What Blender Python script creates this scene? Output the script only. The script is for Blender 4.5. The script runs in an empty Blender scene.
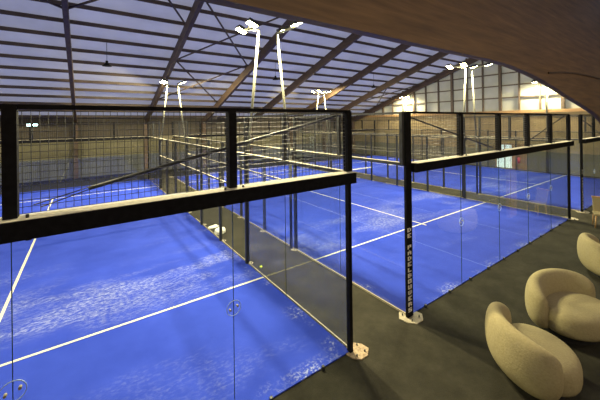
import bpy, bmesh, math, random
from mathutils import Vector, Matrix
random.seed(7)
S = bpy.context.scene
COL = S.collection
PI = math.pi

# ------------------------------------------------------------ materials
def nodes(name):
    m = bpy.data.materials.new(name); m.use_nodes = True
    n = m.node_tree.nodes; l = m.node_tree.links
    return m, n, l, n['Principled BSDF'], n['Material Output']

def noise(n, l, scale, detail=4, rough=.55, vec=None, sc=None):
    t = n.new('ShaderNodeTexNoise'); t.inputs['Scale'].default_value = scale
    t.inputs['Detail'].default_value = detail; t.inputs['Roughness'].default_value = rough
    if vec is None:
        tc = n.new('ShaderNodeTexCoord'); vec = tc.outputs['Object']
    if sc:
        mp = n.new('ShaderNodeMapping'); mp.inputs['Scale'].default_value = sc
        l.new(vec, mp.inputs['Vector']); vec = mp.outputs['Vector']
    l.new(vec, t.inputs['Vector'])
    return t.outputs['Fac']

def ramp(n, l, fac, stops):
    r = n.new('ShaderNodeValToRGB'); e = r.color_ramp.elements
    while len(e) < len(stops): e.new(.5)
    for i, (p, c) in enumerate(stops):
        e[i].position = p; e[i].color = (*c, 1) if len(c) == 3 else c
    l.new(fac, r.inputs['Fac'])
    return r.outputs['Color']

def plain(name, a, b, scale=8, rough=.6, metal=0, bump=0, sc=None, spec=.5):
    m, n, l, p, o = nodes(name)
    f = noise(n, l, scale, sc=sc)
    l.new(ramp(n, l, f, [(.3, a), (.7, b)]), p.inputs['Base Color'])
    p.inputs['Roughness'].default_value = rough; p.inputs['Metallic'].default_value = metal
    p.inputs['Specular IOR Level'].default_value = spec
    if bump:
        bp = n.new('ShaderNodeBump'); bp.inputs['Strength'].default_value = bump; bp.inputs['Distance'].default_value = .02
        l.new(f, bp.inputs['Height']); l.new(bp.outputs['Normal'], p.inputs['Normal'])
    return m

M = {}
M['black'] = plain('black_steel', (.004, .004, .005), (.009, .009, .011), 14, .65, spec=.1)
M['dark'] = plain('dark_painted_steel', (.014, .016, .018), (.026, .028, .03), 10, .45)
M['wire'] = plain('black_wire', (.012, .013, .014), (.03, .03, .03), 20, .5)
M['dusty'] = plain('dusty_steel_ledge', (.42, .39, .30), (.60, .56, .44), 22, .8)
M['galv'] = plain('galvanised_plate', (.22, .19, .13), (.38, .34, .25), 60, .6, .1)
M['rust'] = plain('rusted_plate', (.17, .11, .06), (.40, .31, .20), 22, .75)
M['mast'] = plain('pale_mast_paint', (.20, .20, .145), (.26, .26, .19), 12, .45)
M['line'] = plain('white_line_turf', (.58, .57, .46), (.72, .70, .58), 60, .85)
M['tape'] = plain('white_net_tape', (.7, .7, .66), (.8, .8, .76), 40, .8)
M['white'] = plain('white_plastic', (.72, .72, .66), (.82, .82, .76), 10, .6, bump=.3)
M['ball'] = plain('yellow_felt', (.55, .75, .05), (.68, .85, .1), 90, .9)
M['cream'] = plain('cream_letter_vinyl', (.84, .80, .66), (.9, .86, .72), 30, .7)
M['boucle'] = plain('beige_boucle', (.31, .26, .135), (.37, .315, .17), 34, .95, bump=.25, spec=.2)
M['plinth'] = plain('black_plinth', (.01, .01, .01), (.02, .02, .018), 10, .7)
M['leafgreen'] = plain('dull_panel', (.1, .1, .07), (.13, .13, .09), 10, .7)
M['red'] = plain('reflection_red', (.55, .03, .03), (.62, .05, .05), 10, .35)  # red of the glass reflection, used on the extinguisher shape
M['paint'] = plain('pale_door_paint', (.62, .66, .62), (.72, .75, .70), 6, .5)
M['chairwood'] = plain('light_oak', (.36, .21, .09), (.46, .29, .13), 30, .5, sc=(1, 1, .1))
M['ledlens'] = None

def wood(name, a, b, c, sc, scale=3.2, rough=.6):
    m, n, l, p, o = nodes(name)
    f = noise(n, l, scale, 7, .62, sc=sc)
    l.new(ramp(n, l, f, [(.28, a), (.5, b), (.72, c)]), p.inputs['Base Color'])
    p.inputs['Roughness'].default_value = rough
    bp = n.new('ShaderNodeBump'); bp.inputs['Strength'].default_value = .15; bp.inputs['Distance'].default_value = .01
    l.new(f, bp.inputs['Height']); l.new(bp.outputs['Normal'], p.inputs['Normal'])
    return m
M['rafter'] = wood('brown_glulam', (.058, .036, .022), (.085, .053, .03), (.12, .074, .042), (3, .5, 3))
M['purlin'] = wood('dark_purlin_wood', (.06, .043, .03), (.09, .063, .045), (.125, .088, .062), (.5, 3, 3))
M['beam'] = wood('golden_glulam', (.12, .066, .022), (.20, .112, .038), (.29, .165, .058), (.35, 3, 5), 2.4, .5)
M['sillwood'] = wood('pine_sill', (.24, .135, .055), (.33, .20, .09), (.40, .26, .12), (3, .4, 3))

def roof_mat():
    m, n, l, p, o = nodes('translucent_roof_sheet')
    f = noise(n, l, .5, 5, .6)
    c = ramp(n, l, f, [(.3, (.60, .60, .63)), (.7, (.76, .76, .79))])
    d = n.new('ShaderNodeBsdfDiffuse'); t = n.new('ShaderNodeBsdfTranslucent'); x = n.new('ShaderNodeMixShader')
    l.new(c, d.inputs['Color']); l.new(c, t.inputs['Color']); x.inputs['Fac'].default_value = .5
    l.new(d.outputs[0], x.inputs[1]); l.new(t.outputs[0], x.inputs[2]); l.new(x.outputs[0], o.inputs['Surface'])
    return m
M['roof'] = roof_mat()
def glaze_mat():
    m, n, l, p, o = nodes('milky_window_sheet')
    f = noise(n, l, .9, 3)
    c = ramp(n, l, f, [(.3, (.52, .54, .48)), (.7, (.66, .66, .60))])
    d = n.new('ShaderNodeBsdfDiffuse'); t = n.new('ShaderNodeBsdfTranslucent'); x = n.new('ShaderNodeMixShader')
    l.new(c, d.inputs['Color']); l.new(c, t.inputs['Color']); x.inputs['Fac'].default_value = .4
    l.new(d.outputs[0], x.inputs[1]); l.new(t.outputs[0], x.inputs[2]); l.new(x.outputs[0], o.inputs['Surface'])
    return m
M['glaze'] = glaze_mat()

def glass_mat():
    m, n, l, p, o = nodes('court_glass')
    t = n.new('ShaderNodeBsdfTransparent'); t.inputs['Color'].default_value = (.945, .965, .965, 1)
    g = n.new('ShaderNodeBsdfGlossy'); g.inputs['Roughness'].default_value = .03
    lw = n.new('ShaderNodeLayerWeight'); lw.inputs['Blend'].default_value = .5
    pw = n.new('ShaderNodeMath'); pw.operation = 'POWER'; pw.inputs[1].default_value = 5; l.new(lw.outputs['Facing'], pw.inputs[0])
    fr = n.new('ShaderNodeMath'); fr.operation = 'MULTIPLY_ADD'; fr.inputs[1].default_value = .95; fr.inputs[2].default_value = .04
    l.new(pw.outputs[0], fr.inputs[0])
    x = n.new('ShaderNodeMixShader')
    l.new(fr.outputs[0], x.inputs['Fac']); l.new(t.outputs[0], x.inputs[1]); l.new(g.outputs[0], x.inputs[2])
    l.new(x.outputs[0], o.inputs['Surface'])
    return m
M['glass'] = glass_mat()
M['glassedge'] = plain('glass_edge', (.02, .04, .05), (.03, .06, .07), 10, .2)

def net_mat():
    m, n, l, p, o = nodes('black_net_cord')
    p.inputs['Base Color'].default_value = (.02, .02, .02, 1); p.inputs['Roughness'].default_value = .8
    return m
M['net'] = net_mat()

def turf_mat():
    m, n, l, p, o = nodes('blue_turf')
    tc = n.new('ShaderNodeTexCoord'); vo = tc.outputs['Object']
    v = n.new('ShaderNodeNewGeometry').outputs['Position']
    base = ramp(n, l, noise(n, l, 1.1, 5, .6, v), [(.3, (.018, .043, .38)), (.7, (.029, .061, .49))])
    # silica sand dusting: fine streaky speckle inside large patches
    sp = noise(n, l, 9, 6, .75, v, (1.0, 1.9, 1))
    pt = noise(n, l, .42, 4, .6, v, (.55, 1.3, 1))
    def mr(f, a, b, c=0, d=1):
        r = n.new('ShaderNodeMapRange'); r.interpolation_type = 'SMOOTHSTEP'
        r.inputs[1].default_value = a; r.inputs[2].default_value = b; r.inputs[3].default_value = c; r.inputs[4].default_value = d
        l.new(f, r.inputs[0]); return r.outputs[0]
    def mul(a, b, op='MULTIPLY'):
        k = n.new('ShaderNodeMath'); k.operation = op
        for i, q in enumerate((a, b)):
            if isinstance(q, (int, float)): k.inputs[i].default_value = q
            else: l.new(q, k.inputs[i])
        return k.outputs[0]
    sand = mul(mr(sp, .44, .72), mr(pt, .53, .74))
    # sand swept up along the court's edges and behind the service line
    sx = n.new('ShaderNodeSeparateXYZ'); l.new(vo, sx.inputs[0])
    ex = mul(mul(sx.outputs['X'], -5, 'ADD'), 0, 'ADD')
    ab = n.new('ShaderNodeMath'); ab.operation = 'ABSOLUTE'; l.new(ex, ab.inputs[0])
    edge = mul(mr(ab.outputs[0], 4.55, 4.95), mr(noise(n, l, 1.2, 3, .6, v), .50, .66))
    edge = mul(edge, mr(noise(n, l, 16, 5, .7, v), .5, .62))
    ey = mr(sx.outputs['Y'], .32, .0)
    edge2 = mul(mul(ey, mr(noise(n, l, 1.0, 3, .6, v), .46, .62)), mr(noise(n, l, 18, 5, .7, v), .48, .6))
    band = mul(mr(sx.outputs['Y'], 2.9, 3.9), mr(sx.outputs['Y'], 6.6, 4.6))
    b2 = mul(mul(band, mr(noise(n, l, .55, 3, .6, v, (.6, 1.5, 1)), .42, .62)), mr(sp, .40, .70))
    tot = mul(mul(mul(sand, .26), mul(b2, .46), 'MAXIMUM'), mul(mul(edge, edge2, 'MAXIMUM'), .55), 'MAXIMUM')
    mx = n.new('ShaderNodeMix'); mx.data_type = 'RGBA'
    l.new(tot, mx.inputs[0]); l.new(base, mx.inputs[6]); mx.inputs[7].default_value = (.62, .66, .74, 1)
    l.new(mx.outputs[2], p.inputs['Base Color'])
    p.inputs['Roughness'].default_value = .85; p.inputs['Specular IOR Level'].default_value = .15
    return m
M['turf'] = turf_mat()
def floor_mat():
    m, n, l, p, o = nodes('dark_rubber_floor')
    tc = n.new('ShaderNodeTexCoord'); v = tc.outputs['Object']
    f = noise(n, l, 1.6, 9, .72, v)
    l.new(ramp(n, l, f, [(.3, (.013, .012, .007)), (.5, (.023, .021, .013)), (.72, (.038, .035, .023))]), p.inputs['Base Color'])
    g = noise(n, l, 70, 3, .6, v)
    bp = n.new('ShaderNodeBump'); bp.inputs['Strength'].default_value = .5; bp.inputs['Distance'].default_value = .01
    l.new(g, bp.inputs['Height']); l.new(bp.outputs['Normal'], p.inputs['Normal'])
    p.inputs['Roughness'].default_value = .9; p.inputs['Specular IOR Level'].default_value = .2
    return m
M['floor'] = floor_mat()
def wall_mat(name, a, b, c, axis='X', rib=3.0, upper=None):
    # board wall: vertical ribs with a grey plinth band of paint below 1.5 m
    m, n, l, p, o = nodes(name)
    tc = n.new('ShaderNodeTexCoord'); v = tc.outputs['Object']
    w = n.new('ShaderNodeTexWave'); w.bands_direction = axis; w.inputs['Scale'].default_value = rib; w.inputs['Distortion'].default_value = 0
    l.new(v, w.inputs['Vector'])
    col = ramp(n, l, noise(n, l, .7, 5, .6, v, (1, 1, 3)), [(.3, a), (.7, b)])
    sx = n.new('ShaderNodeSeparateXYZ'); l.new(v, sx.inputs[0])
    r = n.new('ShaderNodeMath'); r.operation = 'LESS_THAN'; r.inputs[1].default_value = 1.45; l.new(sx.outputs['Z'], r.inputs[0])
    mx = n.new('ShaderNodeMix'); mx.data_type = 'RGBA'; l.new(r.outputs[0], mx.inputs[0]); l.new(col, mx.inputs[6]); mx.inputs[7].default_value = (*c, 1)
    out = mx.outputs[2]
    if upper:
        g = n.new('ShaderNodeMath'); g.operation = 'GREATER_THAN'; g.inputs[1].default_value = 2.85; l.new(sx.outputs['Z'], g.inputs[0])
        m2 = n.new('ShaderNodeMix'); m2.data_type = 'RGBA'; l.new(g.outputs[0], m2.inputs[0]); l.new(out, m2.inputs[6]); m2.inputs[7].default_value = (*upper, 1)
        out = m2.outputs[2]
    l.new(out, p.inputs['Base Color'])
    bp = n.new('ShaderNodeBump'); bp.inputs['Strength'].default_value = .4; bp.inputs['Distance'].default_value = .03
    l.new(w.outputs['Fac'], bp.inputs['Height']); l.new(bp.outputs['Normal'], p.inputs['Normal'])
    p.inputs['Roughness'].default_value = .8
    return m
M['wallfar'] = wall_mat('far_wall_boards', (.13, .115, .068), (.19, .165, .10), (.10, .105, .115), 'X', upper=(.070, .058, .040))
M['wallright'] = wall_mat('gable_wall_boards', (.24, .185, .095), (.31, .24, .13), (.16, .15, .10), 'Y')
M['walldark'] = wall_mat('dark_wall_boards', (.10, .09, .065), (.14, .125, .09), (.07, .07, .065), 'Y')

def emit(name, col, s):
    m, n, l, p, o = nodes(name)
    p.inputs['Base Color'].default_value = (*col, 1)
    p.inputs['Emission Color'].default_value = (*col, 1); p.inputs['Emission Strength'].default_value = s
    return m
M['lens'] = emit('floodlight_lens', (1, .86, .42), 60)
M['warm'] = emit('fill_lamp_lens', (1, .8, .5), 8)  # glow of the added fill lamps behind the viewer
M['led'] = emit('cold_lamp_lens', (.62, 1, .92), 14)
M['reflglow'] = emit('glowing_reflection', (.80, .95, .92), .8)  # even glow standing in for a reflection in the court glass

# ------------------------------------------------------------ mesh helpers
class MB:
    def __init__(s): s.bm = bmesh.new()
    def box(s, x0, x1, y0, y1, z0, z1, mat=None):
        vs = [s.bm.verts.new((x, y, z)) for z in (z0, z1) for x, y in ((x0, y0), (x1, y0), (x1, y1), (x0, y1))]
        for f in ((3, 2, 1, 0), (4, 5, 6, 7), (0, 1, 5, 4), (1, 2, 6, 5), (2, 3, 7, 6), (3, 0, 4, 7)):
            fc = s.bm.faces.new([vs[i] for i in f])
            if mat: fc.material_index = mat
        return s
    def tube(s, a, b, r, n=8, r2=None, caps=True):
        a, b = Vector(a), Vector(b); d = (b - a).normalized()
        u = d.orthogonal().normalized(); w = d.cross(u)
        r2 = r if r2 is None else r2
        A = [s.bm.verts.new(a + (u*math.cos(t) + w*math.sin(t))*r) for t in [2*PI*i/n for i in range(n)]]
        B = [s.bm.verts.new(b + (u*math.cos(t) + w*math.sin(t))*r2) for t in [2*PI*i/n for i in range(n)]]
        for i in range(n): s.bm.faces.new((A[i], A[(i+1) % n], B[(i+1) % n], B[i])).smooth = n > 4
        if caps: s.bm.faces.new(A[::-1]); s.bm.faces.new(B)
        return s
    def beam(s, a, b, w, h):  # rectangular bar from a to b, h along local up
        a, b = Vector(a), Vector(b); d = (b-a).normalized()
        side = d.cross(Vector((0, 0, 1)));  side = side.normalized() if side.length > 1e-4 else Vector((1, 0, 0))
        up = side.cross(d).normalized()
        vs = [s.bm.verts.new(p + side*x*w/2 + up*z*h/2) for p in (a, b) for x, z in ((-1, -1), (1, -1), (1, 1), (-1, 1))]
        for f in ((3, 2, 1, 0), (4, 5, 6, 7), (0, 1, 5, 4), (1, 2, 6, 5), (2, 3, 7, 6), (3, 0, 4, 7)): s.bm.faces.new([vs[i] for i in f])
        return s
    def prism(s, pts, z0, z1):
        A = [s.bm.verts.new((x, y, z0)) for x, y in pts]; B = [s.bm.verts.new((x, y, z1)) for x, y in pts]
        k = len(pts)
        for i in range(k): s.bm.faces.new((A[i], A[(i+1) % k], B[(i+1) % k], B[i]))
        s.bm.faces.new(A[::-1]); s.bm.faces.new(B); return s
    def build(s, name, mat, parent=None, loc=None, bevel=0):
        bmesh.ops.recalc_face_normals(s.bm, faces=s.bm.faces)
        me = bpy.data.meshes.new(name); s.bm.to_mesh(me); s.bm.free()
        for q in (mat if isinstance(mat, (list, tuple)) else [mat]): me.materials.append(q)
        o = bpy.data.objects.new(name, me); COL.objects.link(o)
        if parent: o.parent = parent
        if loc is not None: o.location = loc
        if bevel:
            b = o.modifiers.new('bevel', 'BEVEL'); b.width = bevel; b.segments = 2
        return o

def empty(name, loc=(0, 0, 0), rz=0):
    o = bpy.data.objects.new(name, None); COL.objects.link(o); o.location = loc; o.rotation_euler.z = rz
    o.empty_display_size = .2
    return o
def tag(o, label=None, cat=None, group=None, kind=None):
    if label: o['label'] = label
    if cat: o['category'] = cat
    if group: o['group'] = group
    if kind: o['kind'] = kind
    return o
def struct(name, mb, mat, label=None, parent=None, **k):
    o = mb.build(name, mat, parent, **k)
    if not parent: o['kind'] = 'structure'
    if label: o['label'] = label
    return o
def copy_tree(o, parent=None):
    c = o.copy(); COL.objects.link(c)
    if parent: c.parent = parent
    for ch in list(o.children): copy_tree(ch, c)
    return c

# ------------------------------------------------------------ hall shell
XL, XR, YN, YF = -17.0, 22.4, -14.0, 24.2
SL, EAVE, RIDGE_Y = .343, 4.47, 5.1
def roofz(y): return EAVE + (YF - y)*SL if y > RIDGE_Y else EAVE + (y - YN)*SL
RZ = roofz(RIDGE_Y)

struct('floor', MB().box(XL-.2, XR+.2, YN-.2, YF+.2, -.22, -.02), M['floor'], 'dark rubber hall floor around the courts')
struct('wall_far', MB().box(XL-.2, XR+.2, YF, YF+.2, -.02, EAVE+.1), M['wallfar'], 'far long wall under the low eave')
struct('wall_near', MB().box(XL-.2, XR+.2, YN-.2, YN, -.02, EAVE+.1), M['walldark'])
def gable(name, x0, x1, mat, zsill):
    b = MB()
    pts = [(YN, -.02), (YF, -.02), (YF, min(zsill, EAVE)), (YN, min(zsill, EAVE))]
    if zsill > EAVE: pts = [(YN, -.02), (YF, -.02), (YF, EAVE), (RIDGE_Y, RZ), (YN, EAVE)]
    A = [b.bm.verts.new((x0, y, z)) for y, z in pts]; B = [b.bm.verts.new((x1, y, z)) for y, z in pts]
    k = len(pts)
    for i in range(k): b.bm.faces.new((A[i], A[(i+1) % k], B[(i+1) % k], B[i]))
    b.bm.faces.new(A); b.bm.faces.new(B[::-1])
    return struct(name, b, mat)
gable('wall_left', XL-.2, XL, M['walldark'], 99)
gable('wall_right', XR, XR+.2, M['wallright'], EAVE-.05)

# milky gable window with its mullion grid
wr = MB()
SILL = 4.53
A = [(YN, SILL-.1), (YF, SILL-.1), (YF, EAVE), (RIDGE_Y, RZ), (YN, EAVE)]
va = [wr.bm.verts.new((XR+.10, y, z)) for y, z in A]; vb = [wr.bm.verts.new((XR+.12, y, z)) for y, z in A]
wr.bm.faces.new(va); wr.bm.faces.new(vb[::-1])
for i in range(5): wr.bm.faces.new((va[i], va[(i+1) % 5], vb[(i+1) % 5], vb[i]))
win = struct('window_1', wr, M['glaze'], 'milky gable window band')
mu = MB()
y = 7.36 + 1.34*12
k = 0
while y > YN + 1:
    w = .05 if k % 3 else .10
    mu.box(XR-.04-w*.5, XR+.09, y-w, y+w, SILL, roofz(y)); y -= 1.34; k += 1
z = 5.62
while z < RZ:
    dy = (z-EAVE)/SL
    mu.box(XR-.02, XR+.09, YN+dy, YF-dy, z-.045, z+.045); z += .98
mu.build('mullion_grid', M['purlin'], win)
MB().box(XR-.10, XR+.2, YN, YF, SILL-.18, SILL+.04).build('window_sill', M['sillwood'], win)

# roof sheets
rf = MB()
def sheet(y0, z0, y1, z1, t=.04):
    vs = [rf.bm.verts.new(p) for p in ((XL-.3, y0, z0), (XR+.3, y0, z0), (XR+.3, y1, z1), (XL-.3, y1, z1),
                                       (XL-.3, y0, z0+t), (XR+.3, y0, z0+t), (XR+.3, y1, z1+t), (XL-.3, y1, z1+t))]
    for f in ((0, 1, 2, 3), (7, 6, 5, 4), (0, 4, 5, 1), (1, 5, 6, 2), (2, 6, 7, 3), (3, 7, 4, 0)): rf.bm.faces.new([vs[i] for i in f])
vs = {}
rows = [(YN-.3, roofz(YN)-.3*SL), (RIDGE_Y, RZ), (YF+.3, EAVE-.3*SL)]
lo = [[rf.bm.verts.new((x, y_, z_)) for x in (XL-.3, XR+.3)] for y_, z_ in rows]
for i in range(2): rf.bm.faces.new((lo[i][0], lo[i][1], lo[i+1][1], lo[i+1][0]))
struct('ceiling', rf, M['roof'], 'pale translucent roof sheets over brown purlins')

# purlins along X, under the sheets
j = 0
y = YF - .35
while y > YN + .3:
    zt = roofz(y) - .02
    struct('roof_purlin', MB().beam((XL, y, zt-.09), (XR, y, zt-.09), .08, .16), M['purlin'])
    y -= 1.11
# rafters along Y with columns
RX = [-16.8, -10.4, -5.78, -1.18, 3.5, 8.15, 12.85, 17.5, 22.1]
for x in RX:
    w = .18
    b = MB()
    b.beam((x, YF-.05, roofz(YF)-.50), (x, RIDGE_Y, RZ-.52), w, .5)
    b.beam((x, YN+.05, roofz(YN)-.50), (x, RIDGE_Y, RZ-.52), w, .5)
    r = struct('roof_rafter', b, M['rafter'])
    struct('wall_column', MB().box(x-.14, x+.14, YF-.42, YF-.02, -.02, EAVE-.3), M['rafter'])
    struct('wall_column', MB().box(x-.14, x+.14, YN+.02, YN+.42, -.02, EAVE-.3), M['rafter'])
# steel wind bracing under the sheets
def roofpt(x, y, off=.30): return (x, y, roofz(y)-off)
for (x0, y0, x1, y1) in ((-2.7, 9.35, -1.38, 11.13), (-.95, 9.4, 3.3, 14.3), (-1.0, 14.5, 3.3, 8.9), (-1.0, 14.5, 3.3, 20.0), (-1.0, 19.9, 3.3, 14.2),
                         (17.6, 20.0, 21.9, 14.5), (17.6, 14.5, 21.9, 20.0)):
    struct('roof_brace', MB().tube(roofpt(x0, y0, .36), roofpt(x1, y1, .36), .045, 6), M['purlin'])
# knee fork at the rafter over the left court
struct('roof_brace', MB().tube(roofpt(-5.78, 11.35, .5), (-6.9, 11.1, roofz(11.1)-.3), .05, 6).tube(roofpt(-5.78, 11.35, .5), (-4.7, 10.7, roofz(10.7)-.3), .05, 6), M['purlin'])

# big arched glulam beam between the lounge and the courts
prof = [(-12.5, 4.76), (-6, 4.76), (-4.34, 4.762), (-3.5, 4.766), (-2.0, 4.77), (-.9, 4.778), (0, 4.785), (.7, 4.772), (1.3, 4.73), (1.8, 4.68), (2.4, 4.605), (2.84, 4.54), (3.8, 4.38),
        (4.9, 4.205), (5.98, 4.03), (6.7, 3.88), (7.3, 3.68), (7.9, 3.3), (8.2, 2.6), (8.3, 1.6), (8.35, -.02)]
BY0, BY1 = -1.52, -1.4
b = MB()
top = [(9.0, -.02), (9.0, 6.0), (8.5, 7.2), (6.5, 7.6), (-12.5, 7.6)]
pts = prof + top
A_ = [b.bm.verts.new((x, BY0, z)) for x, z in pts]; B_ = [b.bm.verts.new((x, BY1, z)) for x, z in pts]
n_ = len(pts)
for i in range(n_): b.bm.faces.new((A_[i], A_[(i+1) % n_], B_[(i+1) % n_], B_[i]))
b.bm.faces.new(A_[::-1]); b.bm.faces.new(B_)
arch = struct('arched_beam', b, M['beam'], 'massive arched laminated wood beam above the lounge')
lam = MB()
for z_, x1 in ((5.55, 3.9), (6.4, 5.6)):
    pass
lp = [(2.6, 4.78), (3.4, 4.86), (4.4, 4.92), (5.6, 4.95), (7.4, 4.96)]
for i in range(4):
    lam.beam((lp[i][0], BY0-.012, lp[i][1]), (lp[i+1][0], BY0-.012, lp[i+1][1]), .024, .035)
lam.build('lamination_strip', M['rafter'], arch)

# ------------------------------------------------------------ courts
CX = {1: -11.61, 2: 0.0, 3: 11.6}
CN = {1: 'left', 2: 'middle', 3: 'right'}
def court(i):
    x0 = CX[i]
    t = struct('court_turf', MB().box(0, 10, 0, 20, -.018, 0), M['turf'], 'blue artificial turf of the %s court' % CN[i], loc=(x0, 0, 0))
    lw = .028
    def ln(a, b_, c, d): MB().box(a, b_, c, d, 0, .004).build('court_line', M['line'], t)
    ln(0, 10, 3.05-lw, 3.05+lw); ln(0, 10, 16.95-lw, 16.95+lw); ln(5-lw, 5+lw, 2.85, 17.15)
    for sx in ((3.35, 6.65) if i == 2 else ()):   # seams between rolls of turf
        s_ = MB().box(sx-.006, sx+.006, .02, 19.98, 0, .002).build('turf_seam', M['seam'], t)
    # net
    e = empty('padel_net', (x0, 10, 0)); tag(e, {1: 'black net with white tape across the left court, behind the black beam', 2: 'black net with white tape across the middle court', 3: 'black net with white tape across the right court'}[i], 'net', 'nets across the courts')
    nb = MB()
    sp = .06
    k = 0
    while k*sp <= 9.9: nb.tube((.05+k*sp, 0, .02), (.05+k*sp, 0, .86), .0013, 3, caps=False); k += 1
    k = 0
    while k*sp <= .84: nb.tube((.05, 0, .02+k*sp), (9.95, 0, .02+k*sp), .0013, 3, caps=False); k += 1
    nb.build('netting', M['net'], e)
    MB().box(.04, 9.96, -.012, .012, .84, .90).build('net_tape', M['tape'], e)
    for x in (.03, 9.97): MB().tube((x, 0, 0), (x, 0, .93), .035, 10).build('net_post', M['black'], e)
    MB().box(4.975, 5.025, -.014, .014, 0, .84).build('centre_strap', M['tape'], e)
M['seam'] = plain('turf_seam', (.10, .17, .72), (.14, .22, .78), 30, .9)
for i in (1, 2, 3): court(i)

def grid(nb, p0, du, dv, Lu, Lv, su=.0625, sv=.0625, r=.0019):
    p0, du, dv = Vector(p0), Vector(du), Vector(dv)
    for k in range(int(round(Lu/su))+1): nb.tube(p0+du*k*su, p0+du*k*su+dv*Lv, r, 3, caps=False)
    for k in range(int(round(Lv/sv))+1): nb.tube(p0+dv*k*sv, p0+dv*k*sv+du*Lu, r, 3, caps=False)

# --- lettering built from strokes on a 3x5 cell
FONT = {'D': ['110', '101', '101', '101', '110'], 'E': ['111', '100', '110', '100', '111'], 'P': ['111', '101', '111', '100', '100'],
        'A': ['010', '101', '111', '101', '101'], 'L': ['100', '100', '100', '100', '111'], 'B': ['110', '101', '110', '101', '110'],
        'O': ['111', '101', '101', '101', '111'], 'U': ['101', '101', '101', '101', '111'], 'W': ['10101', '10101', '10101', '10101', '01010'],
        'R': ['110', '101', '110', '101', '101'], 'S': ['111', '100', '111', '001', '111']}
def lettering(root, x, y, ztop, w=.108, h=.078, pitch=.111):
    b = MB(); z = ztop
    for ch in 'DE PADELBOUWERS':
        if ch != ' ':
            g = FONT[ch]; nc = len(g[0]); cw = w/nc; chh = h/5
            for r in range(5):
                for c in range(nc):
                    if g[r][c] == '1': b.box(x-w/2+c*cw, x-w/2+(c+1)*cw, y-.003, y, z-(r+1)*chh, z-r*chh)
        z -= pitch
    o = b.build('lettering', M['cream'], root); o['label'] = 'cream capital letters stacked down the post'

def base_plate(root, x, y, mat='galv', s=.15):
    ang = [PI/8 + k*PI/4 for k in range(8)]
    p = MB().prism([(x+math.cos(a)*s*(1.15 if k % 2 else 1), y+math.sin(a)*s) for k, a in enumerate(ang)], -.02, -.005).build('base_plate', M[mat], root)
    for k in range(4):
        a = PI/4 + k*PI/2
        MB().tube((x+math.cos(a)*s*.68, y+math.sin(a)*s*.68, -.006), (x+math.cos(a)*s*.68, y+math.sin(a)*s*.68, .03), .012, 6).build('bolt', M['dark'], p)

def clamp(root, x, z, yy):
    # round glass coupling: clear disc rim and two bolts
    b = MB(); R_ = .095
    for k in range(20):
        a0, a1 = 2*PI*k/20, 2*PI*(k+1)/20
        b.tube((x+R_*math.cos(a0), yy, z+R_*math.sin(a0)), (x+R_*math.cos(a1), yy, z+R_*math.sin(a1)), .0045, 4, caps=False)
    c = b.build('glass_coupling', M['rim'], root)
    for s_ in (-1, 1): MB().tube((x+.05*s_, yy-.015, z+.012*s_), (x+.05*s_, yy+.02, z+.012*s_), .013, 8).build('bolt', M['galv'], c)
M['rim'] = plain('clear_rim', (.32, .44, .70), (.42, .54, .80), 20, .25)

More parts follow.
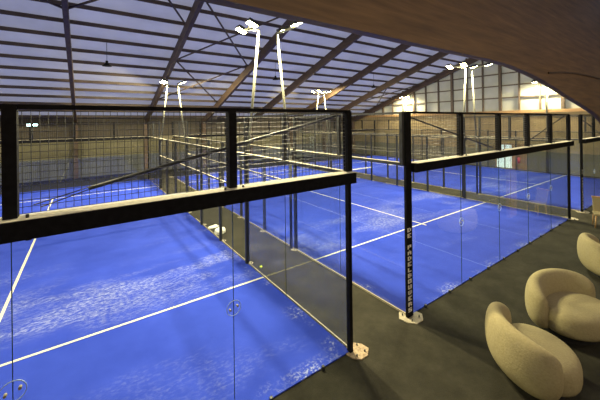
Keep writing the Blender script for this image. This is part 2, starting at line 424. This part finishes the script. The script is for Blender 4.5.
def end_wall(i, far=False):
    x0 = CX[i]; sp = 2.04 if i == 1 else 2.0
    Y = 20.0 if far else 0.0; sg = 1 if far else -1
    X0, X1 = (x0+10-sp*5, x0+10) if i == 1 else (x0, x0+10)
    nm = CN[i]
    e = empty('glass_end_wall', (0, Y, 0))
    lab = {(1, False): 'nearest glass end wall with thick black beam and diagonal rod, left court',
           (2, False): 'glass end wall of the middle court beside the lettered corner post',
           (3, False): 'glass end wall of the right court behind the second lettered post, at the right edge',
           (1, True): 'far glass end wall of the left court, in front of the far wall',
           (2, True): 'far glass end wall of the middle court',
           (3, True): 'far glass end wall of the right court, nearest the gable wall'}[(i, far)]
    tag(e, lab, 'court wall', 'glass end walls of the courts')
    xs = [X0+sp*k for k in range(6)]
    if i == 1: xs = [X1-q for q in (10.3, 8.25, 6.2, 4.13, 2.04, 0)]; X0 = xs[0]
    for k in range(5):
        MB().box(xs[k]+.004, xs[k+1]-.004, -.006, .006, .0, 2.84).build('glass_panel', M['glass'], e)
        if k < 4: MB().box(xs[k+1]-.0035, xs[k+1]+.0035, -.006, .006, 0, 2.84).build('panel_joint', M['glassedge'], e)
    # box beam at 3 m with a dusty ledge
    xa, xb = X0-.05, X1+.045
    if i == 2: xa = X0+.06
    y0, y1 = sorted((sg*.16, -sg*.05))
    bm_ = MB().box(xa, xb, y0, y1, 2.82, 2.995).build('beam', M['black'], e, bevel=.006)
    MB().box(xa+.004, xb-.004, y0+.004, y1-.004, 2.995, 3.0).build('dusty_ledge', M['dusty'], bm_)
    if not far:
        for k in range(1, 5):
            for s_ in (-.12, .12):
                MB().box(xs[k]+s_-.02, xs[k]+s_+.02, -.035, .035, 2.78, 2.83).build('glass_clip', M['black'], e)
                MB().tube((xs[k]+s_, -.08, 3.0), (xs[k]+s_, -.08, 3.03), .014, 6).build('bolt', M['dark'], e)
            clamp(e, xs[k], 1.45, -.012)
        for k in range(11):
            xx = X0+.5+k*.92
            if xx < X1-.1: MB().box(xx-.02, xx+.02, -.05, -.008, -.02, .045).build('floor_clip', M['dark'], e)
    # posts above the beam, mesh, top bar
    for k in range(6):
        w = .05
        if i == 2 and k == 0 and not far: continue
        MB().box(xs[k]-w, xs[k]+w, -.055, .055, 2.99, 4.0).build('post', M['black'], e)
    for k in (0, 5):
        if i == 2 and k == 0 and not far: continue
        if i == 3 and k == 0 and not far: continue
        MB().box(xs[k]-.032, xs[k]+.032, -.04, .04, 0, 2.83).build('corner_post', M['black'], e)
        base_plate(e, xs[k]+.1*(1 if k else -1), .06*sg, 'rust' if i == 1 else 'galv', .19)
    MB().box(X0-.05, X1+.06, -.025, .025, 3.975, 4.02).build('top_bar', M['black'], e)
    nb = MB(); grid(nb, (X0, 0, 3.02), (1, 0, 0), (0, 0, 1), X1-X0, .95, r=.0032 if not far else .002)
    nb.build('wire_mesh', M['wire'], e)
    # diagonal brace rods from the corners
    if not far:
        yb = .02 if i == 1 else 0.02
        r_ = .022
        for (xa_, d) in ((X1-.05, -1), (X0+.05, 1)):
            xe = xa_ + d*sp*1.93; ze = 3.07
            xm, zm = xa_ + d*sp*1.72, 3.07+.90*(.21/1.93)
            if i == 1:
                ro = MB().tube((xa_, yb+.09, 3.95), (xm, yb+.09, zm), r_, 8).build('brace_rod', M['dark'], e)
                MB().tube((xm, yb+.09, zm+.012), (xe, yb+.09, ze), .006, 5).tube((xm, yb+.09, zm-.012), (xe+.05*d*-1, yb+.09, ze-.03), .006, 5).build('turnbuckle', M['dark'], ro)
            else:
                MB().tube((xa_, yb+.09, 3.95), (xe, yb+.09, ze), .018, 8).build('brace_rod', M['dark'], e)
    # lettered corner post (middle and right court)
    if not far and i in (2, 3):
        p = MB().box(x0-.11, x0+.06, -.05, .01, 0, 4.0).build('corner_post', M['black'], e, bevel=.006)
        if i == 2: MB().box(x0-.185, x0-.12, -.02, .05, 2.96, 4.0).build('post', M['dark'], e)
        lettering(p, x0-.045, -.0505, 1.74)
        base_plate(e, x0, -.03, 'galv', .23)
    return e
for i in (1, 2, 3):
    end_wall(i); end_wall(i, True)

def side(i, right):
    x = CX[i] + (10 if right else 0); sg = -1 if not right else 1
    x += .0
    e = empty('side_fence', (x, 0, 0))
    lab = {(1, True): 'side fence of the left court facing the middle court, with ball lying beside it',
           (1, False): 'side fence on the far left side of the left court',
           (2, False): 'side fence of the middle court nearest the left court',
           (2, True): 'side fence of the middle court nearest the right court',
           (3, False): 'side fence of the right court nearest the middle court',
           (3, True): 'side fence of the right court along the gable wall'}[(i, right)]
    tag(e, lab, 'fence', 'side fences of the courts')
    for (a, b_) in ((0, 2), (2, 4), (16, 18), (18, 20)):
        MB().box(-.006, .006, a+.05, b_-.004, 0, 2.96).build('glass_panel', M['glass'], e)
    for a in (2, 18): MB().box(-.006, .006, a-.0035, a+.0035, 0, 2.96).build('panel_joint', M['glassedge'], e)
    for a in (4, 6, 8, 10, 12, 14, 16):
        top = 4.0 if a in (4, 16) else 3.0
        MB().box(-.04, .04, a-.04, a+.04, 0, top).build('post', M['dark'], e)
        base_plate(e, .05*sg, a, 'galv', .11)
    for a in (2, 18): MB().box(-.04, .04, a-.04, a+.04, 3.0, 4.0).build('post', M['dark'], e)
    r = MB().box(-.04, .04, .06, 19.94, 2.94, 2.995).build('top_rail', M['dark'], e)
    MB().box(-.038, .038, .07, 19.93, 2.995, 3.0).build('dusty_ledge', M['dusty'], r)
    r = MB().box(-.03, .03, 4.04, 15.96, 1.96, 1.995).build('middle_rail', M['dark'], e)
    MB().box(-.028, .028, 4.04, 15.96, 1.995, 2.0).build('dusty_ledge', M['dusty'], r)
    for (a, b_) in ((.06, 4), (16, 19.94)): MB().box(-.02, .02, a, b_, 3.975, 4.015).build('top_bar', M['dark'], e)
    nb = MB()
    for (a, b_, z0, z1) in ((0.06, 3.94, 3.03, 3.97), (16.06, 19.9, 3.03, 3.97), (4.06, 8, .05, 2.93), (12, 15.94, .05, 2.93), (8, 12, 2.02, 2.93)):
        grid(nb, (0, a, z0), (0, 1, 0), (0, 0, 1), b_-a, z1-z0, r=.0016)
    nb.build('wire_mesh', M['wire'], e)
    MB().box(-.012+.03*sg, .012+.03*sg, 0.05, 8.9, -.02, .02).box(-.012+.03*sg, .012+.03*sg, 11.1, 19.95, -.02, .02).build('kerb_strip', M['galv'], e)
for i in (1, 2, 3):
    side(i, False); side(i, True)

# ------------------------------------------------------------ light masts
def lamp(name, loc, rot, power, size):
    ld = bpy.data.lights.new(name, 'AREA'); ld.shape = 'DISK'; ld.size = size
    ld.energy = power; ld.color = (1, .88, .52)
    o = bpy.data.objects.new(name, ld); COL.objects.link(o); o.location = loc; o.rotation_euler = rot
    return o
POWER = 500
def mast(i, right, Y, twin=False):
    x = CX[i] + (10 if right else 0); out = 1 if right else -1     # out = away from the court
    lean = .33*out; tx = -.18*out
    near = Y < 10
    if twin: out = -1; x += .42
    side_w = 'right' if right else 'left'
    lb = '%s pale light mast with two glowing floodlights on the %s side of the %s court' % ('near' if near else 'far', side_w, CN[i])
    if twin: lb = '%s pale light mast close against the gable wall, its floodlights turned to the wall' % ('near' if near else 'far')
    e = empty('light_mast', (x+.09*out, Y+.12, 0))
    tag(e, lb, 'floodlight mast', 'light masts beside the courts')
    topx = .42*out; zt = 6.5 if near else 6.25
    MB().tube((0, 0, 0), (0, 0, 3.0), .045, 12).build('mast_foot', M['dark'], e)
    MB().tube((0, 0, 2.7), (topx, 0, zt), .04, 12, .034).build('pole', M['mast'], e)
    MB().box(-.06, .06, -.17, .04, 2.85, 2.97).build('bracket', M['dark'], e)
    hx = topx - .22*out; ys = (-.02, .70) if right else (-.72, 0.0)
    if Y > 10: ys = (-.35, .35)
    MB().beam((topx, 0, zt-.02), (hx, sum(ys)/2, zt+.05), .05, .05).beam((hx, ys[0], zt+.07), (hx, ys[1], zt+.07), .05, .05).build('crossbar', M['mast'], e)
    for yy in ys:
        f = MB().box(-.16, .16, -.13, .13, -.03, .06).build('floodlight', M['dark'], e, loc=(hx, yy, zt+.14), bevel=.01)
        f.rotation_euler = (0, math.radians(22)*out, 0)
        ln = MB().box(-.14, .14, -.11, .11, -.052, -.03).build('lens', M['lens'], f)
    for yy in ys:
        l = lamp('floodlight_lamp', (e.location.x+hx-.02*out, Y+.12+yy, zt+.05), (0, math.radians(22)*out, 0), POWER*(.08 if twin else (.8 if i == 3 and right else 1)), .26)
for i in (1, 2, 3):
    for r_ in (False, True):
        for Y in (4, 16): mast(i, r_, Y)
for Y in (4, 16): mast(3, True, Y, True)

for (lx, ly) in ((-7.5, -8.0), (-1.5, -8.0), (4.5, -8.0)):  # added fill lamps, out of view, to light the beam, posts and armchairs
    e = empty('added_fill_lamp', (lx, ly, 5.2)); tag(e, 'added warm fill lamp behind the viewer, lighting the beam, posts and chairs', 'added fill lamp', 'added fill lamps behind the viewer')
    MB().tube((0, 0, 0), (0, 0, .12), .3, 20).build('lamp_shade', M['white'], e)
    MB().tube((0, 0, -.01), (0, 0, 0), .27, 20).build('lens', M['warm'], e)
    MB().tube((0, 0, .1), (0, 0, roofz(ly)-5.35), .01, 6).build('cable', M['dark'], e)
    l = lamp('added_fill_light', (lx, ly, 5.17), (math.radians(35), 0, 0), 170, .5); l.data.color = (1, .78, .5)
# ------------------------------------------------------------ small things
e = empty('security_lamp', (-7.72, 20.0, 3.0)); tag(e, 'small cold white twin lamp on a stem above the far left fence', 'lamp')
MB().tube((0, 0, 0), (0, 0, .82), .03, 8).build('stem', M['dark'], e)
for s_ in (-1, 1):
    h = MB().box(-.11, .11, -.06, .06, -.06, .06).build('lamp_head', M['dark'], e, loc=(.14*s_, -.02, .88))
    MB().box(-.10, .10, -.075, -.06, -.05, .05).build('lens', M['led'], h)

def pendant(x, y, z, label):
    e = empty('pendant_lamp', (x, y, z)); tag(e, label, 'pendant lamp', 'unlit pendant lamps under the roof')
    MB().tube((0, 0, .12), (0, 0, roofz(y)-z-.1), .012, 5).build('cable', M['dark'], e)
    MB().tube((0, 0, -.02), (0, 0, .14), .21, 16, .06).build('lamp_shade', M['black'], e)
    MB().tube((0, 0, .14), (0, 0, .24), .06, 12).build('lamp_cap', M['black'], e)
pendant(-4.3, 14, 6.72, 'small black bell lamp hanging under the roof above the left court')
pendant(5.2, 14, 6.72, 'small black bell lamp hanging under the roof between the tall masts')
pendant(14.8, 14, 6.72, 'small black bell lamp hanging under the roof left of the gable windows')

bm = bmesh.new(); bmesh.ops.create_icosphere(bm, subdivisions=3, radius=.034)
for f in bm.faces: f.smooth = True
me = bpy.data.meshes.new('tennis_ball'); bm.to_mesh(me); bm.free(); me.materials.append(M['ball'])
o = bpy.data.objects.new('tennis_ball', me); COL.objects.link(o); o.location = (-1.42, 3.55, .014)
tag(o, 'bright yellow ball on the floor between the left and middle court', 'ball')
b = MB()
for k in range(24):
    a0, a1 = 2*PI*k/24, 2*PI*(k+1)/24
    def sp_(a): return (.0335*math.cos(a)*.9, .0335*math.sin(a)*.9, .016*math.sin(2*a))
    p0, p1 = Vector(sp_(a0)).normalized()*.0338, Vector(sp_(a1)).normalized()*.0338
    b.tube(p0, p1, .0012, 4, caps=False)
b.build('seam', M['tape'], o)

def sack(loc, rz, sx, sy, sz, label, name, cat):
    bm = bmesh.new(); bmesh.ops.create_cube(bm, size=1)
    bmesh.ops.subdivide_edges(bm, edges=bm.edges, cuts=5, use_grid_fill=True)
    rnd = random.Random(3)
    for v in bm.verts:
        c = v.co; r = 1 - .25*(abs(c.x*2)**3*abs(c.y*2)**3)
        q = 1-.5*max(abs(c.x*2), abs(c.y*2))**4
        v.co = Vector((c.x*sx*r, c.y*sy*r, (c.z+.5)*sz*q)) + Vector((rnd.uniform(-1, 1), rnd.uniform(-1, 1), 0))*.012
        if c.z > -.4: v.co.z += rnd.uniform(-.02, .02)
    for f in bm.faces: f.smooth = True
    me = bpy.data.meshes.new(name); bm.to_mesh(me); bm.free(); me.materials.append(M['white'])
    o = bpy.data.objects.new(name, me); COL.objects.link(o); o.location = loc; o.rotation_euler.z = rz
    return tag(o, label, cat)
s1 = sack((-1.36, 6.75, -.02), .5, .38, .3, .2, 'crumpled white sack on the floor between the two nearer courts', 'white_sack', 'sack')
s2 = sack((-1.34, 7.5, -.02), .2, .4, .2, .05, 'flat pale folded sheet on the floor behind the white sack', 'folded_sheet', 'sheet')

# reflection in the court glass, built as a glowing doorway on the gable wall
def dr(y0, y1, mat, name, kind_label, z1=2.05, parent=None):
    pass
D = empty('reflection_door_1', (XR, 0, 0)); D['kind'] = 'structure'; D['label'] = 'bright glass reflection built as a glazed doorway on the gable wall'
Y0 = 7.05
MB().box(-.10, 0, 5.55, 7.75, 1.85, 2.0).box(-.10, 0, 7.65, 7.75, -.02, 1.85).box(-.10, 0, 6.45, 6.56, -.02, 1.85).box(-.1, 0, 5.55, 5.65, -.02, 1.85).build('reflection_frame', M['sillwood'], D)
MB().box(-.06, -.02, 7.12, 7.65, 0, 1.85).build('reflection_pane', M['reflglow'], D)
MB().box(-.06, -.02, 6.56, 7.02, 0, 1.85).build('reflection_pane', M['reflglow'], D)
MB().box(-.05, -.0, 5.65, 6.45, -.02, 1.85).build('reflection_panel', M['sillwood'], D)
fe = empty('reflection_extinguisher', (XR-.16, 6.05, .45)); tag(fe, 'red spot of the glass reflection, built as an extinguisher on the panel', 'glass reflection')  # stands in for the red part of the glass reflection
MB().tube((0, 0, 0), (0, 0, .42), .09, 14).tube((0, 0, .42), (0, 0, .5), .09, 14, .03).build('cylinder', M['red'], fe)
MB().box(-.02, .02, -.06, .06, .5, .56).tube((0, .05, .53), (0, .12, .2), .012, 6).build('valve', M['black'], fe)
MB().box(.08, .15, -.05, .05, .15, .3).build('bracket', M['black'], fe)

# ------------------------------------------------------------ lounge chairs
def loft(rings, closed_ends=True):
    bm = bmesh.new(); R = [[bm.verts.new(p) for p in r] for r in rings]
    n = len(R[0])
    for a, b_ in zip(R, R[1:]):
        for i in range(n): bm.faces.new((a[i], a[(i+1) % n], b_[(i+1) % n], b_[i]))
    bm.faces.new(R[0][::-1]); bm.faces.new(R[-1])
    for f in bm.faces: f.smooth = True
    bmesh.ops.recalc_face_normals(bm, faces=bm.faces)
    return bm
def bmobj(bm, name, mat, parent, sub=2):
    me = bpy.data.meshes.new(name); bm.to_mesh(me); bm.free(); me.materials.append(mat)
    o = bpy.data.objects.new(name, me); COL.objects.link(o); o.parent = parent
    if sub:
        s = o.modifiers.new('sub', 'SUBSURF'); s.levels = sub; s.render_levels = sub
    return o
def armchair():
    e = empty('boucle_armchair')
    # wrap-round back: fat rounded section swept about the seat, tall behind, lower at the arms; chair faces +X
    rings = []
    N = 25
    for k in range(N):
        t = k/(N-1); u = 2*t-1
        a = PI + u*math.radians(98)
        endf = max(math.sqrt(max(0, 1-abs(u)**6)), .3)
        ht = .76 + .13*math.cos(u*PI/2)
        th = .155*endf
        cx, cy = .40*math.cos(a), .58*math.sin(a)
        rad = Vector((math.cos(a)*1.1, math.sin(a), 0)).normalized()
        z0, z1 = .05, ht
        zc = (z0+z1)/2; hh = (z1-z0)/2*(.55+.45*endf)
        ring = []
        for q in range(16):
            ph = 2*PI*q/16
            c, s_ = math.cos(ph), math.sin(ph)
            dz = math.copysign(abs(s_)**.7, s_)*hh
            dx = math.copysign(abs(c)**.8, c)*th*(1-.12*dz/hh)
            low = .10*max(0, -dz/hh)**2      # tucks in under the belly
            ring.append((cx+rad.x*(dx-low), cy+rad.y*(dx-low), zc+dz))
        rings.append(ring)
    bmobj(loft(rings), 'backrest', M['boucle'], e)
    rs = []
    for z, s_ in ((.10, .80), (.14, .95), (.22, 1.0), (.33, 1.0), (.42, .96), (.465, .84), (.485, .5)):
        rs.append([(.13+math.cos(t)*.47*s_, math.sin(t)*.56*s_, z+(.05 if z > .3 else 0)) for t in [2*PI*i/24 for i in range(24)]])
    bmobj(loft(rs), 'seat', M['boucle'], e, 1)
    MB().prism([(.05+.36*math.cos(t), .42*math.sin(t)) for t in [2*PI*i/24 for i in range(24)]], -.02, .11).build('plinth', M['plinth'], e)
    return e
ch = armchair()
specs = [((.19, -1.95, 0), math.radians(-40), .98, 'nearest beige boucle armchair, its rounded back turned to the viewer'),
         ((2.02, -1.95, 0), math.radians(-106), 1.0, 'beige boucle armchair facing the nearest one, cut by the right edge'),
         ((5.25, -1.90, 0), math.radians(-60), 1.0, 'beige boucle armchair farthest back of the three, only its rounded back in view')]
for k, (loc, rz, sc, lab) in enumerate(specs):
    o = ch if k == 0 else copy_tree(ch)
    o.location = loc; o.rotation_euler.z = rz; o.scale = (sc, sc*(1.14 if k == 1 else 1), sc)
    tag(o, lab, 'armchair', 'beige boucle armchairs in the lounge')

# wooden chair at the right edge
e = empty('dining_chair', (9.75, -.98, -.02), math.radians(200)); tag(e, 'pale chair with wooden top rail beside the second lettered post', 'chair')
for sx in (-.2, .2):
    for sy in (-.2, .2):
        MB().tube((sx*1.15, sy*1.15, 0), (sx, sy, .44), .018, 8, .022).build('leg', M['chairwood'], e)
MB().box(-.24, .24, -.24, .24, .43, .50).build('seat', M['boucle'], e, bevel=.02)
bk = MB().beam((-.22, 0, .46), (-.34, 0, .98), .44, .05).build('backrest', M['boucle'], e, bevel=.02)
MB().beam((-.335, -.24, .99), (-.335, .24, .99), .05, .06).build('top_rail', M['chairwood'], bk, bevel=.01)

# ------------------------------------------------------------ world, camera, view
w = bpy.data.worlds.new('dusk'); S.world = w; w.use_nodes = True
bg = w.node_tree.nodes['Background']; bg.inputs['Color'].default_value = (.44, .455, .57, 1); bg.inputs['Strength'].default_value = 1.2

f, cx, cy, yaw, x, y, z, g, pi_, ro = 307.3655, 302.4721, 122.1525, 0.6149, -5.1869, -3.7678, 3.8216, 1.6137, -0.0015, -0.0125
cam = bpy.data.cameras.new('camera'); co = bpy.data.objects.new('camera', cam); COL.objects.link(co)
cam.sensor_width = 36; cam.lens = f/600*36; cam.shift_x = -(cx-300)/600; cam.shift_y = -(200-cy)/600
cam.clip_start = .05; cam.clip_end = 200
F = Vector((math.sin(yaw), math.cos(yaw), 0)); R = Vector((math.cos(yaw), -math.sin(yaw), 0)); U = Vector((0, 0, 1))
F, U = F*math.cos(pi_) - U*math.sin(pi_), U*math.cos(pi_) + F*math.sin(pi_)
Rc = R*math.cos(ro) + U*math.sin(ro); Uc = U*math.cos(ro) - R*math.sin(ro)
m = Matrix((Rc, Uc, -F)).transposed().to_4x4(); m.translation = (x, y, z); co.matrix_world = m
S.camera = co
S.view_settings.view_transform = 'Standard'; S.view_settings.look = 'None'; S.view_settings.gamma = 1
S.view_settings.use_curve_mapping = False; S.view_settings.exposure = 0.06
S.cycles.max_bounces = 10; S.cycles.transparent_max_bounces = 40; S.cycles.diffuse_bounces = 4
